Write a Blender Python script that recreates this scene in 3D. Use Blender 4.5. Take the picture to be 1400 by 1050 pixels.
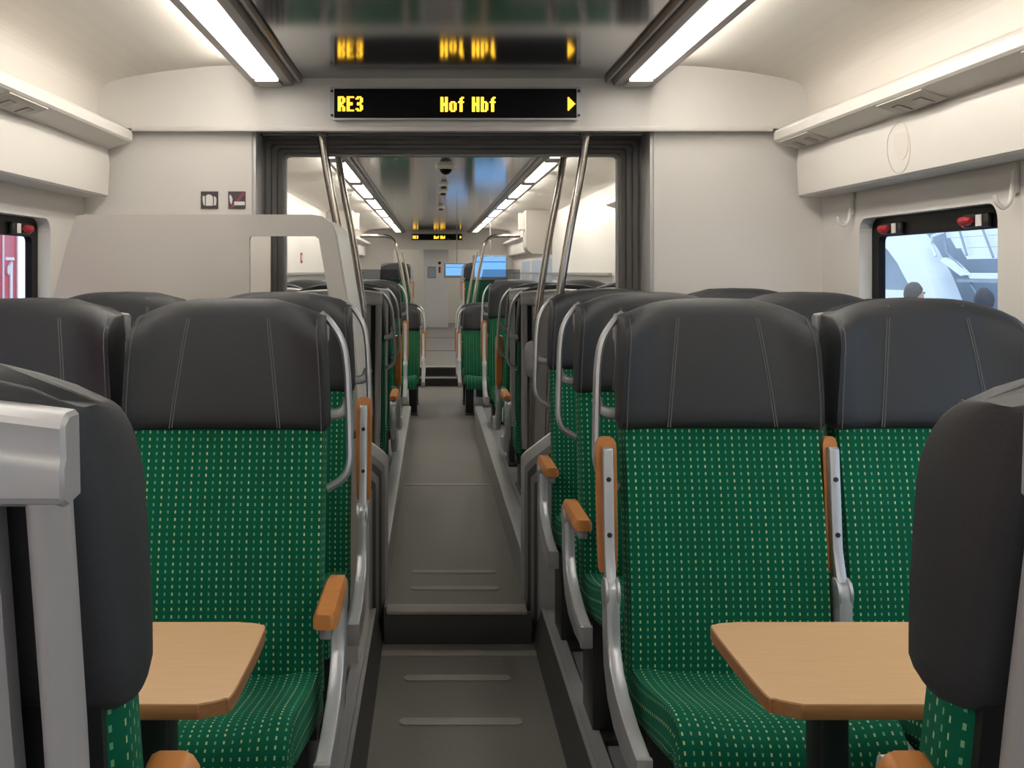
import bpy, bmesh, math, random
from mathutils import Vector, Matrix
random.seed(7)
PI = math.pi
for o in list(bpy.data.objects):
    bpy.data.objects.remove(o)
S = bpy.context.scene
C = S.collection
# ------------------------------------------------------------------ camera
cd = bpy.data.cameras.new('camera'); cam = bpy.data.objects.new('camera', cd); C.objects.link(cam)
cam.location = (-0.08, 0.0, 1.29); cam.rotation_euler = (PI/2, 0, 0)
cd.sensor_fit = 'HORIZONTAL'; cd.sensor_width = 36.0; cd.lens = 36.0*1500/1400
cd.shift_x = 109/1400; cd.shift_y = -154/1400
cd.clip_start = 0.03; cd.clip_end = 400
S.camera = cam
# ------------------------------------------------------------------ world: even bright overcast daylight
w = bpy.data.worlds.new('overcast_sky'); S.world = w; w.use_nodes = True
bgn = w.node_tree.nodes['Background']; bgn.inputs[0].default_value = (0.74, 0.87, 1.0, 1); bgn.inputs[1].default_value = 2.1
LAMP = 15.0
vs = S.view_settings; vs.view_transform = 'Standard'; vs.look = 'None'; vs.exposure = 0.12; vs.gamma = 1.0
vs.use_curve_mapping = False
# ------------------------------------------------------------------ materials
M = {}
def mat(name, col, rough=0.5, metal=0.0, noise=0.0, nscale=40.0, bump=0.0, bscale=200.0, spec=0.5, sheen=0.0, coat=0.0):
    m = bpy.data.materials.new(name); m.use_nodes = True; M[name] = m
    nt = m.node_tree; b = nt.nodes['Principled BSDF']
    b.inputs['Base Color'].default_value = (*col, 1); b.inputs['Roughness'].default_value = rough
    b.inputs['Metallic'].default_value = metal; b.inputs['Specular IOR Level'].default_value = spec
    if sheen: b.inputs['Sheen Weight'].default_value = sheen
    if coat: b.inputs['Coat Weight'].default_value = coat
    tc = nt.nodes.new('ShaderNodeTexCoord')
    if noise:
        n = nt.nodes.new('ShaderNodeTexNoise'); n.inputs['Scale'].default_value = nscale; n.inputs['Detail'].default_value = 4
        nt.links.new(tc.outputs['Object'], n.inputs['Vector'])
        mx = nt.nodes.new('ShaderNodeMix'); mx.data_type = 'RGBA'
        mx.inputs[6].default_value = (*[c*(1-noise) for c in col], 1); mx.inputs[7].default_value = (*[min(1, c*(1+noise)) for c in col], 1)
        nt.links.new(n.outputs['Fac'], mx.inputs[0]); nt.links.new(mx.outputs[2], b.inputs['Base Color'])
    if bump:
        n2 = nt.nodes.new('ShaderNodeTexNoise'); n2.inputs['Scale'].default_value = bscale; n2.inputs['Detail'].default_value = 2
        nt.links.new(tc.outputs['Object'], n2.inputs['Vector'])
        bp = nt.nodes.new('ShaderNodeBump'); bp.inputs['Strength'].default_value = bump; bp.inputs['Distance'].default_value = 0.002
        nt.links.new(n2.outputs['Fac'], bp.inputs['Height']); nt.links.new(bp.outputs[0], b.inputs['Normal'])
    return m
def emat(name, col, strength):
    m = bpy.data.materials.new(name); m.use_nodes = True; M[name] = m
    nt = m.node_tree; nt.nodes.remove(nt.nodes['Principled BSDF'])
    e = nt.nodes.new('ShaderNodeEmission'); e.inputs[0].default_value = (*col, 1); e.inputs[1].default_value = strength
    nt.links.new(e.outputs[0], nt.nodes['Material Output'].inputs[0]); return m
mat('cream_panel', (0.62, 0.595, 0.56), 0.45, noise=0.02, nscale=3)
mat('cream_rack', (0.66, 0.63, 0.585), 0.4, noise=0.02, nscale=4)
mat('warm_grey_panel', (0.50, 0.47, 0.43), 0.5, noise=0.02, nscale=6)
mat('white_panel', (0.74, 0.72, 0.67), 0.4)
mat('mirror_ceiling', (0.33, 0.33, 0.335), 0.11, metal=0.85, noise=0.04, nscale=2)
mat('channel_grey', (0.25, 0.23, 0.225), 0.35, metal=0.3)
mat('silver', (0.44, 0.455, 0.475), 0.36, metal=0.55)
mat('silver_paint', (0.40, 0.40, 0.41), 0.38, metal=0.35)
mat('shell_grey', (0.29, 0.285, 0.29), 0.42, noise=0.03, nscale=8)
mat('shell_light', (0.38, 0.375, 0.38), 0.36, metal=0.2)
mat('charcoal', (0.021, 0.023, 0.027), 0.5, noise=0.25, nscale=500, bump=0.3, bscale=900, spec=0.45)
mat('seam_thread', (0.11, 0.11, 0.11), 0.8)
mat('black', (0.012, 0.012, 0.013), 0.45)
mat('black_gloss', (0.005, 0.005, 0.006), 0.35, spec=0.08)
mat('rubber', (0.055, 0.053, 0.05), 0.6)
mat('frame_grey', (0.105, 0.098, 0.09), 0.4, noise=0.1, nscale=3)
mat('aluminium', (0.33, 0.325, 0.32), 0.45, metal=0.4)
mat('chrome', (0.42, 0.39, 0.355), 0.16, metal=1.0)
mat('arm_wood', (0.50, 0.20, 0.055), 0.4, noise=0.18, nscale=30)
mat('aisle_floor', (0.175, 0.165, 0.15), 0.38, noise=0.35, nscale=350)
mat('podium_floor', (0.19, 0.195, 0.21), 0.5, noise=0.3, nscale=300)
mat('step_strip', (0.32, 0.30, 0.27), 0.5, noise=0.1, nscale=100)
mat('kerb_grey', (0.20, 0.195, 0.19), 0.45)
mat('cabinet_white', (0.80, 0.82, 0.84), 0.4)
mat('red', (0.33, 0.012, 0.022), 0.5)
mat('sign_dark', (0.05, 0.04, 0.045), 0.4)
mat('sign_white', (0.7, 0.68, 0.66), 0.5)
mat('sign_red', (0.22, 0.05, 0.07), 0.5)
mat('coach_red', (0.55, 0.035, 0.07), 0.4)
mat('coach_white', (0.75, 0.75, 0.78), 0.4)
mat('station_white', (0.80, 0.84, 0.88), 0.5)
mat('station_blue', (0.26, 0.32, 0.40), 0.5, noise=0.2, nscale=1.5)
mat('station_grey', (0.36, 0.44, 0.54), 0.5)
mat('platform', (0.35, 0.36, 0.38), 0.8, noise=0.1)
mat('skin', (0.55, 0.33, 0.25), 0.5)
mat('hair_brown', (0.10, 0.085, 0.08), 0.7)
mat('hair_dark', (0.05, 0.05, 0.06), 0.7)
mat('cloth_navy', (0.04, 0.05, 0.08), 0.8)
mat('cloth_grey', (0.15, 0.16, 0.18), 0.8)
emat('lamp', (1.0, 0.94, 0.85), LAMP); emat('lamp_side', (1.0, 0.94, 0.85), LAMP*3.0)
emat('led', (1.0, 0.52, 0.03), 3.0)
emat('screen_blue', (0.22, 0.52, 1.0), 1.0)
emat('screen_band', (0.10, 0.30, 0.75), 0.8)
# beech laminate table top
def beech(name, a, b_):
    m = mat(name, a, 0.38); nt = m.node_tree; b = nt.nodes['Principled BSDF']
    tc = nt.nodes.new('ShaderNodeTexCoord'); mp = nt.nodes.new('ShaderNodeMapping'); mp.inputs['Scale'].default_value = (4, 60, 60)
    n = nt.nodes.new('ShaderNodeTexNoise'); n.inputs['Scale'].default_value = 3; n.inputs['Detail'].default_value = 6
    mx = nt.nodes.new('ShaderNodeMix'); mx.data_type = 'RGBA'; mx.inputs[6].default_value = (*a, 1); mx.inputs[7].default_value = (*b_, 1)
    nt.links.new(tc.outputs['Object'], mp.inputs[0]); nt.links.new(mp.outputs[0], n.inputs['Vector'])
    nt.links.new(n.outputs['Fac'], mx.inputs[0]); nt.links.new(mx.outputs[2], b.inputs['Base Color'])
beech('beech', (0.60, 0.385, 0.205), (0.50, 0.31, 0.155)); beech('beech_edge', (0.36, 0.17, 0.065), (0.24, 0.10, 0.035))
# green moquette with rows of small yellow and pale green dashes, in metres on the UV map
def moquette():
    m = mat('green_fabric', (0.008, 0.10, 0.055), 0.85, sheen=0.1, spec=0.15); nt = m.node_tree; N = nt.nodes; L = nt.links
    b = N['Principled BSDF']; b.inputs['Sheen Tint'].default_value = (0.25, 0.8, 0.55, 1); b.inputs['Sheen Roughness'].default_value = 0.4
    uv = N.new('ShaderNodeUVMap'); sp = N.new('ShaderNodeSeparateXYZ'); L.new(uv.outputs[0], sp.inputs[0])
    def mth(op, a, bv=None):
        n = N.new('ShaderNodeMath'); n.operation = op
        for i, v in enumerate((a, bv)):
            if v is None: continue
            if isinstance(v, (int, float)): n.inputs[i].default_value = v
            else: L.new(v, n.inputs[i])
        return n.outputs[0]
    def near(v, p, half, off=0.0):
        f = mth('FRACT', mth('ADD', mth('DIVIDE', v, p), off))
        return mth('LESS_THAN', mth('ABSOLUTE', mth('SUBTRACT', f, 0.5)), half)
    px, py = 0.0158, 0.0158
    dot = mth('MULTIPLY', near(sp.outputs[0], px, 0.105), near(sp.outputs[1], py, 0.20))
    alt = near(sp.outputs[0], px*2, 0.25, 0.25)
    nz = N.new('ShaderNodeTexNoise'); nz.inputs['Scale'].default_value = 900; L.new(uv.outputs[0], nz.inputs['Vector'])
    n2 = N.new('ShaderNodeTexNoise'); n2.inputs['Scale'].default_value = 14; n2.inputs['Detail'].default_value = 3; L.new(uv.outputs[0], n2.inputs['Vector'])
    base = N.new('ShaderNodeMix'); base.data_type = 'RGBA'; base.inputs[6].default_value = (0.001, 0.070, 0.032, 1); base.inputs[7].default_value = (0.002, 0.122, 0.064, 1)
    L.new(mth('MULTIPLY', mth('ADD', nz.outputs['Fac'], n2.outputs['Fac']), 0.5), base.inputs[0])
    dc = N.new('ShaderNodeMix'); dc.data_type = 'RGBA'; dc.inputs[6].default_value = (0.46, 0.58, 0.28, 1); dc.inputs[7].default_value = (0.17, 0.40, 0.21, 1)
    L.new(alt, dc.inputs[0])
    fin = N.new('ShaderNodeMix'); fin.data_type = 'RGBA'; L.new(mth('MULTIPLY', dot, mth('ADD', 0.35, mth('MULTIPLY', n2.outputs['Fac'], 0.9))), fin.inputs[0]); L.new(base.outputs[2], fin.inputs[6]); L.new(dc.outputs[2], fin.inputs[7])
    L.new(fin.outputs[2], b.inputs['Base Color'])
moquette()
def glass(name, tint, refl):
    m = bpy.data.materials.new(name); m.use_nodes = True; M[name] = m; nt = m.node_tree; N = nt.nodes; L = nt.links
    N.remove(N['Principled BSDF']); t = N.new('ShaderNodeBsdfTransparent'); t.inputs[0].default_value = (*tint, 1)
    g = N.new('ShaderNodeBsdfGlossy'); g.inputs['Roughness'].default_value = 0.02
    lw = N.new('ShaderNodeLayerWeight'); lw.inputs['Blend'].default_value = 0.3
    p1 = N.new('ShaderNodeMath'); p1.operation = 'POWER'; L.new(lw.outputs['Facing'], p1.inputs[0]); p1.inputs[1].default_value = 3.0
    p2 = N.new('ShaderNodeMath'); p2.operation = 'MULTIPLY_ADD'; L.new(p1.outputs[0], p2.inputs[0]); p2.inputs[1].default_value = refl; p2.inputs[2].default_value = 0.02
    mx = N.new('ShaderNodeMixShader'); L.new(p2.outputs[0], mx.inputs[0]); L.new(t.outputs[0], mx.inputs[1]); L.new(g.outputs[0], mx.inputs[2])
    L.new(mx.outputs[0], N['Material Output'].inputs[0])
glass('window_glass', (0.92, 0.95, 0.98), 0.12); glass('screen_glass', (0.62, 0.66, 0.68), 0.25)
# perforated ceiling sheet: fine relief of holes
def perforated():
    m = mat('perforated_panel', (0.66, 0.62, 0.56), 0.5); nt = m.node_tree; N = nt.nodes; L = nt.links; b = N['Principled BSDF']
    tc = N.new('ShaderNodeTexCoord'); v = N.new('ShaderNodeTexVoronoi'); v.inputs['Scale'].default_value = 110; v.inputs['Randomness'].default_value = 0
    L.new(tc.outputs['Object'], v.inputs['Vector'])
    r = N.new('ShaderNodeMapRange'); r.inputs[1].default_value = 0.25; r.inputs[2].default_value = 0.4; r.inputs[3].default_value = 0.93; r.inputs[4].default_value = 1.0
    L.new(v.outputs['Distance'], r.inputs[0])
    mx = N.new('ShaderNodeMix'); mx.data_type = 'RGBA'; mx.blend_type = 'MULTIPLY'; mx.inputs[0].default_value = 1
    mx.inputs[6].default_value = (0.66, 0.62, 0.56, 1); L.new(r.outputs[0], mx.inputs[7]); L.new(mx.outputs[2], b.inputs['Base Color'])
perforated()
# ------------------------------------------------------------------ mesh helpers
class MB:
    def __init__(s): s.v = []; s.f = []; s.uv = {}
    def add(s, vs, fs):
        k = len(s.v); s.v += [tuple(p) for p in vs]; s.f += [tuple(i+k for i in f) for f in fs]; return k
    def box(s, x0, x1, y0, y1, z0, z1):
        s.add([(x, y, z) for x in (x0, x1) for y in (y0, y1) for z in (z0, z1)],
              [(0,1,3,2), (4,6,7,5), (0,4,5,1), (2,3,7,6), (0,2,6,4), (1,5,7,3)]); return s
    def loft(s, rings, closed=True, cap=True, uvs=None):
        n = len(rings[0]); k = len(s.v)
        for r in rings: s.v += [tuple(p) for p in r]
        for i in range(len(rings)-1):
            for j in range(n if closed else n-1):
                a = k+i*n+j; b = k+i*n+(j+1) % n
                s.f.append((a, b, b+n, a+n))
                if uvs:
                    j2 = j+1
                    s.uv[len(s.f)-1] = (uvs[i][j], uvs[i][j2], uvs[i+1][j2], uvs[i+1][j])
        if cap and closed:
            s.f.append(tuple(range(k+n-1, k-1, -1)))
            if uvs: s.uv[len(s.f)-1] = tuple(uvs[0][j] for j in range(n-1, -1, -1))
            s.f.append(tuple(range(k+(len(rings)-1)*n, k+len(rings)*n)))
            if uvs: s.uv[len(s.f)-1] = tuple(uvs[-1][j] for j in range(n))
        return s
    def tube(s, path, r, n=10, flat=None, cap=True):
        P = [Vector(p) for p in path]; rings = []; up = None
        for i, p in enumerate(P):
            t = ((P[i+1] if i < len(P)-1 else p) - (P[i-1] if i else p)).normalized()
            if up is None:
                up = Vector((0, 0, 1)) if abs(t.z) < 0.9 else Vector((0, 1, 0))
            a = (up - t*up.dot(t)).normalized(); up = a; b = t.cross(a)
            ra, rb = (r, r) if flat is None else flat
            rings.append([p + a*ra*math.cos(2*PI*j/n) + b*rb*math.sin(2*PI*j/n) for j in range(n)])
        return s.loft(rings, cap=cap)
    def cyl(s, c, axis, r, h, n=16, r2=None):
        c = Vector(c); ax = Vector(axis).normalized(); return s.tube([c-ax*h/2, c+ax*h/2], r, n) if r2 is None else s.tube2([c-ax*h/2, c+ax*h/2], [r, r2], n)
    def tube2(s, path, rr, n=12):
        P = [Vector(p) for p in path]; rings = []
        for i, p in enumerate(P):
            t = ((P[i+1] if i < len(P)-1 else p) - (P[i-1] if i else p)).normalized()
            up = Vector((0, 0, 1)) if abs(t.z) < 0.9 else Vector((0, 1, 0))
            a = (up - t*up.dot(t)).normalized(); b = t.cross(a)
            rings.append([p + (a*math.cos(2*PI*j/n) + b*math.sin(2*PI*j/n))*rr[i] for j in range(n)])
        return s.loft(rings)
    def prism(s, poly, f0, f1):
        """poly of 2-d points; f0(p), f1(p) give the 3-d points of both faces"""
        n = len(poly); k = s.add([f0(p) for p in poly] + [f1(p) for p in poly], [])
        s.f.append(tuple(range(k, k+n))); s.f.append(tuple(range(k+2*n-1, k+n-1, -1)))
        for i in range(n): j = (i+1) % n; s.f.append((k+i, k+n+i, k+n+j, k+j))
        return s
    def holed(s, outer, holes, f0, f1):
        bm = bmesh.new(); es = []
        for loop in [outer]+holes:
            vv = [bm.verts.new((p[0], p[1], 0)) for p in loop]
            es += [bm.edges.new((vv[i], vv[(i+1) % len(vv)])) for i in range(len(vv))]
        bmesh.ops.triangle_fill(bm, use_beauty=True, edges=es)
        bm.verts.index_update(); pts = [(v.co.x, v.co.y) for v in bm.verts]; tris = [tuple(v.index for v in f.verts) for f in bm.faces]; bm.free()
        n = len(pts); k = s.add([f0(p) for p in pts]+[f1(p) for p in pts], tris+[tuple(i+n for i in reversed(t)) for t in tris])
        q = 0
        for loop in [outer]+holes:
            m = len(loop)
            for i in range(m): a = k+q+i; b = k+q+(i+1) % m; s.f.append((a, b, b+n, a+n))
            q += m
        return s
    def mesh(s, name, m, bevel=0, segs=2, angle=40, smooth=True):
        me = bpy.data.meshes.new(name); me.from_pydata(s.v, [], s.f)
        if s.uv:
            ul = me.uv_layers.new(name='UVMap')
            for fi, us in s.uv.items():
                for li, u in zip(me.polygons[fi].loop_indices, us): ul.data[li].uv = u
        bm = bmesh.new(); bm.from_mesh(me)
        bmesh.ops.recalc_face_normals(bm, faces=bm.faces[:])
        if bevel:
            ee = [e for e in bm.edges if len(e.link_faces) == 2 and e.calc_face_angle(0) > 0.5]
            bmesh.ops.bevel(bm, geom=ee, offset=bevel, segments=segs, profile=0.5, affect='EDGES', clamp_overlap=True)
        bm.to_mesh(me); bm.free()
        if smooth:
            me.polygons.foreach_set('use_smooth', [True]*len(me.polygons)); me.set_sharp_from_angle(angle=math.radians(angle))
        me.materials.append(M[m]); me.update(); return me
    def build(s, name, m, parent=None, **k):
        return link(name, s.mesh(name, m, **k), parent)
def link(name, data, parent=None, loc=None):
    o = bpy.data.objects.new(name, data); C.objects.link(o)
    if parent: o.parent = parent
    if loc: o.location = loc
    return o
def tag(o, label=None, cat=None, group=None, kind=None):
    for k, v in (('label', label), ('category', cat), ('group', group), ('kind', kind)):
        if v: o[k] = v
    return o
def thing(name, loc, label, cat, group=None, rz=0):
    o = link(name, None, None, loc); o.rotation_euler = (0, 0, rz); o.empty_display_size = 0.1
    return tag(o, label, cat, group)
def box(name, m, parent, x0, x1, y0, y1, z0, z1, bevel=0, **k):
    return MB().box(x0, x1, y0, y1, z0, z1).build(name, m, parent, bevel=bevel, **k)
def sbox(name, m, *b, bevel=0): return tag(box(name, m, None, *b, bevel=bevel), kind='structure')
def rrect(x0, x1, y0, y1, r, n=5):
    out = []
    for cx, cy, a0 in ((x1-r, y1-r, 0), (x0+r, y1-r, 90), (x0+r, y0+r, 180), (x1-r, y0+r, 270)):
        for i in range(n+1):
            a = math.radians(a0+90*i/n); out.append((cx+r*math.cos(a), cy+r*math.sin(a)))
    return out
def spline(pts, n=6):
    """Catmull-Rom through points"""
    P = [Vector(p) for p in pts]; out = []
    for i in range(len(P)-1):
        a = P[i-1] if i else P[0]*2-P[1]; b = P[i]; c = P[i+1]; d = P[i+2] if i+2 < len(P) else P[-1]*2-P[-2]
        for k in range(n):
            t = k/n; out.append(0.5*((2*b)+(c-a)*t+(2*a-5*b+4*c-d)*t*t+(3*b-a-3*c+d)*t**3))
    return out+[P[-1]]
def interp(tab, x):
    if x <= tab[0][0]: return tab[0][1]
    for (a, b), (c, d) in zip(tab, tab[1:]):
        if x <= c: t = (x-a)/(c-a); return b+(d-b)*t
    return tab[-1][1]
XZ = lambda y: (lambda p: (p[0], y, p[1]))
YZ = lambda x: (lambda p: (x, p[0], p[1]))
XY = lambda z: (lambda p: (p[0], p[1], z))
YB, YE = -3.0, 20.5            # back of the near saloon, far end of the next one
# ------------------------------------------------------------------ floor
AL, AR = -0.263, 0.295
UNDER = (-1.43, 1.43, -3.0, 12.1, -0.2, -0.142)
fl = sbox('floor', 'aisle_floor', AL-0.03, AR+0.03, YB, 4.12, -0.14, -0.09)
box('sky_block_slab', 'rubber', fl, *UNDER)  # slab added below to block sky leaking through the kerb gaps
fl['label'] = 'dark grey aisle floor below the seat platforms'
for s, x0, x1, wall in ((-1, AL, AL-0.028, -1.43), (1, AR, AR+0.034, 1.43)):
    MB().prism([(x0, -0.12), (x0, -0.088), (x1, 0.018), (x1+s*0.02, 0.018), (x1+s*0.02, -0.12)], XZ(YB), XZ(4.12)).build('kerb', 'rubber', fl)
    box('kerb_trim', 'silver_paint', fl, min(x1, x1+s*0.012), max(x1, x1+s*0.012), YB, 4.12, -0.02, 0.026)
    a = x1+s*0.014; box('kerb_trim', 'silver_paint', fl, min(a, a+s*0.038), max(a, a+s*0.038), YB, 4.12, -0.02, 0.022)
    a = x1+s*0.052; box('seat_platform', 'podium_floor', fl, min(a, wall), max(a, wall), YB, 4.25, -0.1, 0.0)
for y, xa, xb in ((3.36, -0.18, 0.195), (3.72, -0.175, 0.185)):
    MB().prism(rrect(xa, xb, y-0.026, y+0.026, 0.02), XY(-0.091), XY(-0.087)).build('anti_slip_strip', 'step_strip', fl)
box('step_edge_strip', 'step_strip', fl, AL, AR, 3.93, 3.985, -0.091, -0.086)
# ---- upper aisle beyond the step
f2 = sbox('floor_upper', 'aisle_floor', -0.26, 0.275, 4.12, 12.05, -0.12, 0.03)
f2['label'] = 'grey aisle floor of the next saloon, one step up'
box('step_riser', 'rubber', f2, -0.26, 0.29, 4.06, 4.12, -0.12, 0.018, bevel=0.006)
box('step_nosing', 'step_strip', f2, -0.25, 0.272, 4.055, 4.15, 0.018, 0.034, bevel=0.006)
for y in (4.36, 4.60): MB().prism(rrect(-0.165, 0.185, y-0.024, y+0.024, 0.018), XY(0.029), XY(0.033)).build('anti_slip_strip', 'step_strip', f2)
box('floor_joint', 'step_strip', f2, -0.25, 0.268, 6.46, 6.5, 0.029, 0.033)
for s, x0 in ((-1, -0.255), (1, 0.27)):
    a, b = x0, x0+s*0.02
    box('kerb', 'kerb_grey', f2, min(a, b), max(a, b), 4.25, 9.0, -0.1, 0.175)
    a, b = x0+s*0.001, x0+s*0.062
    box('kerb_trim', 'silver_paint', f2, min(a, b), max(a, b), 4.25, 9.0, 0.15, 0.185, bevel=0.004)
    a, b = x0+s*0.062, s*1.43
    box('seat_platform', 'podium_floor', f2, min(a, b), max(a, b), 4.32, 9.0, -0.1, 0.17)
    a, b = x0, s*1.43
    box('vestibule_floor', 'podium_floor', f2, min(a, b), max(a, b), 9.0, 12.05, -0.1, 0.03)
f3 = sbox('floor_far', 'aisle_floor', -1.43, 1.43, 12.35, YE+6, 0.0, 0.21)
f3['label'] = 'raised aisle floor at the far end, up two steps'
box('step_tread', 'rubber', f3, -1.43, 1.43, 12.05, 12.35, 0.0, 0.115)
box('step_nosing', 'step_strip', f3, -0.26, 0.27, 12.04, 12.12, 0.113, 0.122)
box('step_riser', 'black', f3, -0.28, 0.29, 12.335, 12.35, 0.115, 0.2)
box('step_riser', 'black', f3, -0.28, 0.29, 12.03, 12.05, 0.03, 0.112)
box('step_nosing', 'step_strip', f3, -0.26, 0.27, 12.34, 12.46, 0.208, 0.214)
for y in (14.9, 17.8): box('floor_joint', 'rubber', f3, -0.26, 0.27, y, y+0.08, 0.208, 0.213)
# ------------------------------------------------------------------ side walls with window openings
WZ0, WZ1 = 0.74, 1.475
WINS = [(-2.4, -0.7), (-0.45, 1.05), (1.3, 2.72), (2.93, 3.88)]
def rolled(pts): return pts
nwin = 0
for s, nm in ((-1, 'left'), (1, 'right')):
    x = s*1.43
    wl = MB().holed([(YB, -0.02), (4.27, -0.02), (4.27, 1.62), (YB, 1.62)], [rrect(a, b, WZ0, WZ1, 0.05) for a, b in WINS],
                    YZ(x), YZ(x+s*0.045)).build('wall_'+nm, 'cream_panel', None, smooth=False)
    tag(wl, 'cream side wall panel around the windows, %s' % nm, None, None, 'structure')
    for a, b in WINS:
        nwin += 1
        w_ = MB().holed(rrect(a-0.03, b+0.03, WZ0-0.03, WZ1+0.03, 0.06), [rrect(a+0.055, b-0.055, WZ0+0.05, WZ1-0.065, 0.02)],
                        YZ(x+s*0.046), YZ(x+s*0.07)).build('window_%d' % nwin, 'black_gloss', None, smooth=False)
        tag(w_, None, None, None, 'structure')
        box('pane', 'window_glass', w_, min(x+s*0.056, x+s*0.062), max(x+s*0.056, x+s*0.062), a+0.05, b-0.05, WZ0+0.045, WZ1-0.06, smooth=False)
tag(sbox('wall_back', 'cream_panel', -1.45, 1.45, YB-0.05, YB, -0.15, 2.1), 'cream end wall behind the camera')
# ------------------------------------------------------------------ ceiling
def ceiling(name, y0, y1, label, plen=1.6):
    ce = tag(box(name, 'mirror_ceiling', None, -0.575, 0.575, y0, y1, 2.03, 2.06), label, None, None, 'structure')
    for s in (-1, 1):
        # grey channel that holds the lamps
        sec = [(0.577, 2.045), (0.583, 2.012), (0.592, 2.012), (0.596, 2.024), (0.604, 2.024), (0.615, 2.002), (0.645, 2.0), (0.648, 2.012), (0.738, 2.012), (0.741, 2.0), (0.768, 2.0), (0.770, 2.085), (0.577, 2.085)]
        MB().prism([(s*a, b) for a, b in sec], XZ(y0), XZ(y1)).build('light_channel', 'channel_grey', ce)
        prof = [(0.765, 2.085), (0.95, 2.075), (1.12, 2.056), (1.25, 2.034), (1.315, 2.017), (1.345, 1.995), (1.358, 1.965), (1.36, 1.92), (1.36, 1.86)]
        ys = y1
        while ys > y0+0.01:
            ye = max(y0, ys-plen)
            up = [(s*(a+0.012), b+0.012) for a, b in prof]; lo = [(s*a, b) for a, b in prof]
            poly = lo+up[::-1]
            MB().prism(poly, XZ(ye+0.004), XZ(ys)).build('ceiling_panel', 'perforated_panel', ce)
            ys = ye
    return ce
ce1 = ceiling('ceiling', YB, 4.215, 'polished grey centre ceiling between the lamp strips')
box('sky_block_roof', 'rubber', ce1, -1.47, 1.47, YB, YE+6, 2.11, 2.13)  # unseen sheet added over the ceilings to keep sky light out
for s in (-1, 1): box('side_liner', 'rubber', ce1, min(s*1.44, s*1.47), max(s*1.44, s*1.47), YB, 4.3, 1.6, 2.12)
ce2 = ceiling('ceiling_far', 4.62, YE, 'polished grey ceiling of the next saloon', 1.85)
def lamp(y0, y1, s, label, grp):
    t = thing('ceiling_light', (s*0.693, (y0+y1)/2, 2.0), label, 'ceiling light', grp); h = (y1-y0)/2
    box('housing', 'channel_grey', t, -0.047, 0.047, -h-0.004, h+0.004, 0.006, 0.011)
    box('diffuser', 'lamp', t, -0.038, 0.038, -h, h, -0.002, 0.007, bevel=0.001, segs=1)
    a = s*0.0775
    box('side_diffuser', 'lamp_side', t, min(a, a+s*0.006), max(a, a+s*0.006), -h, h, 0.040, 0.062)
    for e in (-1, 1): box('end_cover', 'warm_grey_panel', t, -0.044, 0.044, min(e*h, e*(h+0.13)), max(e*h, e*(h+0.13)), -0.007, 0.005)
SIDE = {-1: 'left', 1: 'right'}
for s in (-1, 1):
    lamp(2.36, 4.06, s, 'bright strip lamp in the ceiling ending at the destination display, %s of it' % SIDE[s], 'ceiling strip lamps')
    for k in range(3): lamp(2.36-1.85*(k+1), 4.06-1.85*(k+1), s, 'ceiling strip lamp %s behind the pictured one on the %s' % (['just', 'two places', 'three places'][k], SIDE[s]), 'ceiling strip lamps')
    for k in range(8):
        lamp(5.28+1.85*k, 6.82+1.85*k, s, '%s strip lamp in the %s row on the next saloon\'s ceiling' % (['first', 'second', 'third', 'fourth', 'fifth', 'sixth', 'seventh', 'eighth'][k], SIDE[s]), 'far ceiling strip lamps')
# ------------------------------------------------------------------ luggage racks along the side walls
def rack(y0, y1, s, label, detail=False):
    t = thing('luggage_rack', (s*1.36, y1, 1.57), label, 'luggage rack', 'luggage racks')
    f = lambda pts, y: [(s*a-s*1.36, y-y1, b-1.57) for a, b in pts]
    def part(name, m, pts, ya=y0, yb=y1, par=None, **k):
        mb = MB(); mb.prism(pts, lambda p: (s*(p[0]-1.36), ya-y1, p[1]-1.57), lambda p: (s*(p[0]-1.36), yb-y1, p[1]-1.57)); return mb.build(name, m, par or t, angle=18, **k)
    part('shelf', 'cream_rack', [(1.232, 1.783), (1.225, 1.79), (1.225, 1.818), (1.232, 1.828), (1.30, 1.862), (1.36, 1.872), (1.40, 1.872), (1.40, 1.757), (1.317, 1.757)])
    part('fascia', 'cream_rack', [(1.319, 1.757), (1.312, 1.70), (1.318, 1.58), (1.326, 1.573), (1.43, 1.573), (1.43, 1.757)])
    if detail:
        for ya in ([2.15, 2.95, 3.85] if s > 0 else [2.15, 3.0]):
            # reading light module under the shelf
            m_ = part('reading_light', 'warm_grey_panel', [(1.236, 1.782), (1.31, 1.759), (1.308, 1.754), (1.234, 1.777)], ya, ya+0.30)
            for q in (0.06, 0.2): part('vent_slot', 'channel_grey', [(1.26, 1.7705), (1.30, 1.7575), (1.2995, 1.7535), (1.2595, 1.7665)], ya+q, ya+q+0.05, m_)
        if s > 0:
            # loudspeaker cover with a perforated grille
            c = lambda r1, r2, z, y: [(y+r1*math.cos(2*PI*i/32), z+r2*math.sin(2*PI*i/32)) for i in range(32)]
            fx = lambda z: interp([(1.58, 1.318), (1.70, 1.312), (1.757, 1.319)], z)-1.36
            def oval(name, m, o_, h_, d, par):
                f0 = lambda p: (fx(p[1])+0.001, p[0]-y1, p[1]-1.57); f1 = lambda p: (fx(p[1])-d, p[0]-y1, p[1]-1.57)
                q = MB(); q.holed(o_, [h_] if h_ else [], f0, f1); return q.build(name, m, par, smooth=False)
            cv = oval('speaker_cover', 'warm_grey_panel', c(0.082, 0.078, 1.660, 3.28), c(0.079, 0.0755, 1.660, 3.28), 0.0012, t)
            oval('speaker_grille', 'perforated_panel', c(0.05, 0.052, 1.672, 3.26), None, 0.0015, cv)
    return t
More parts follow.
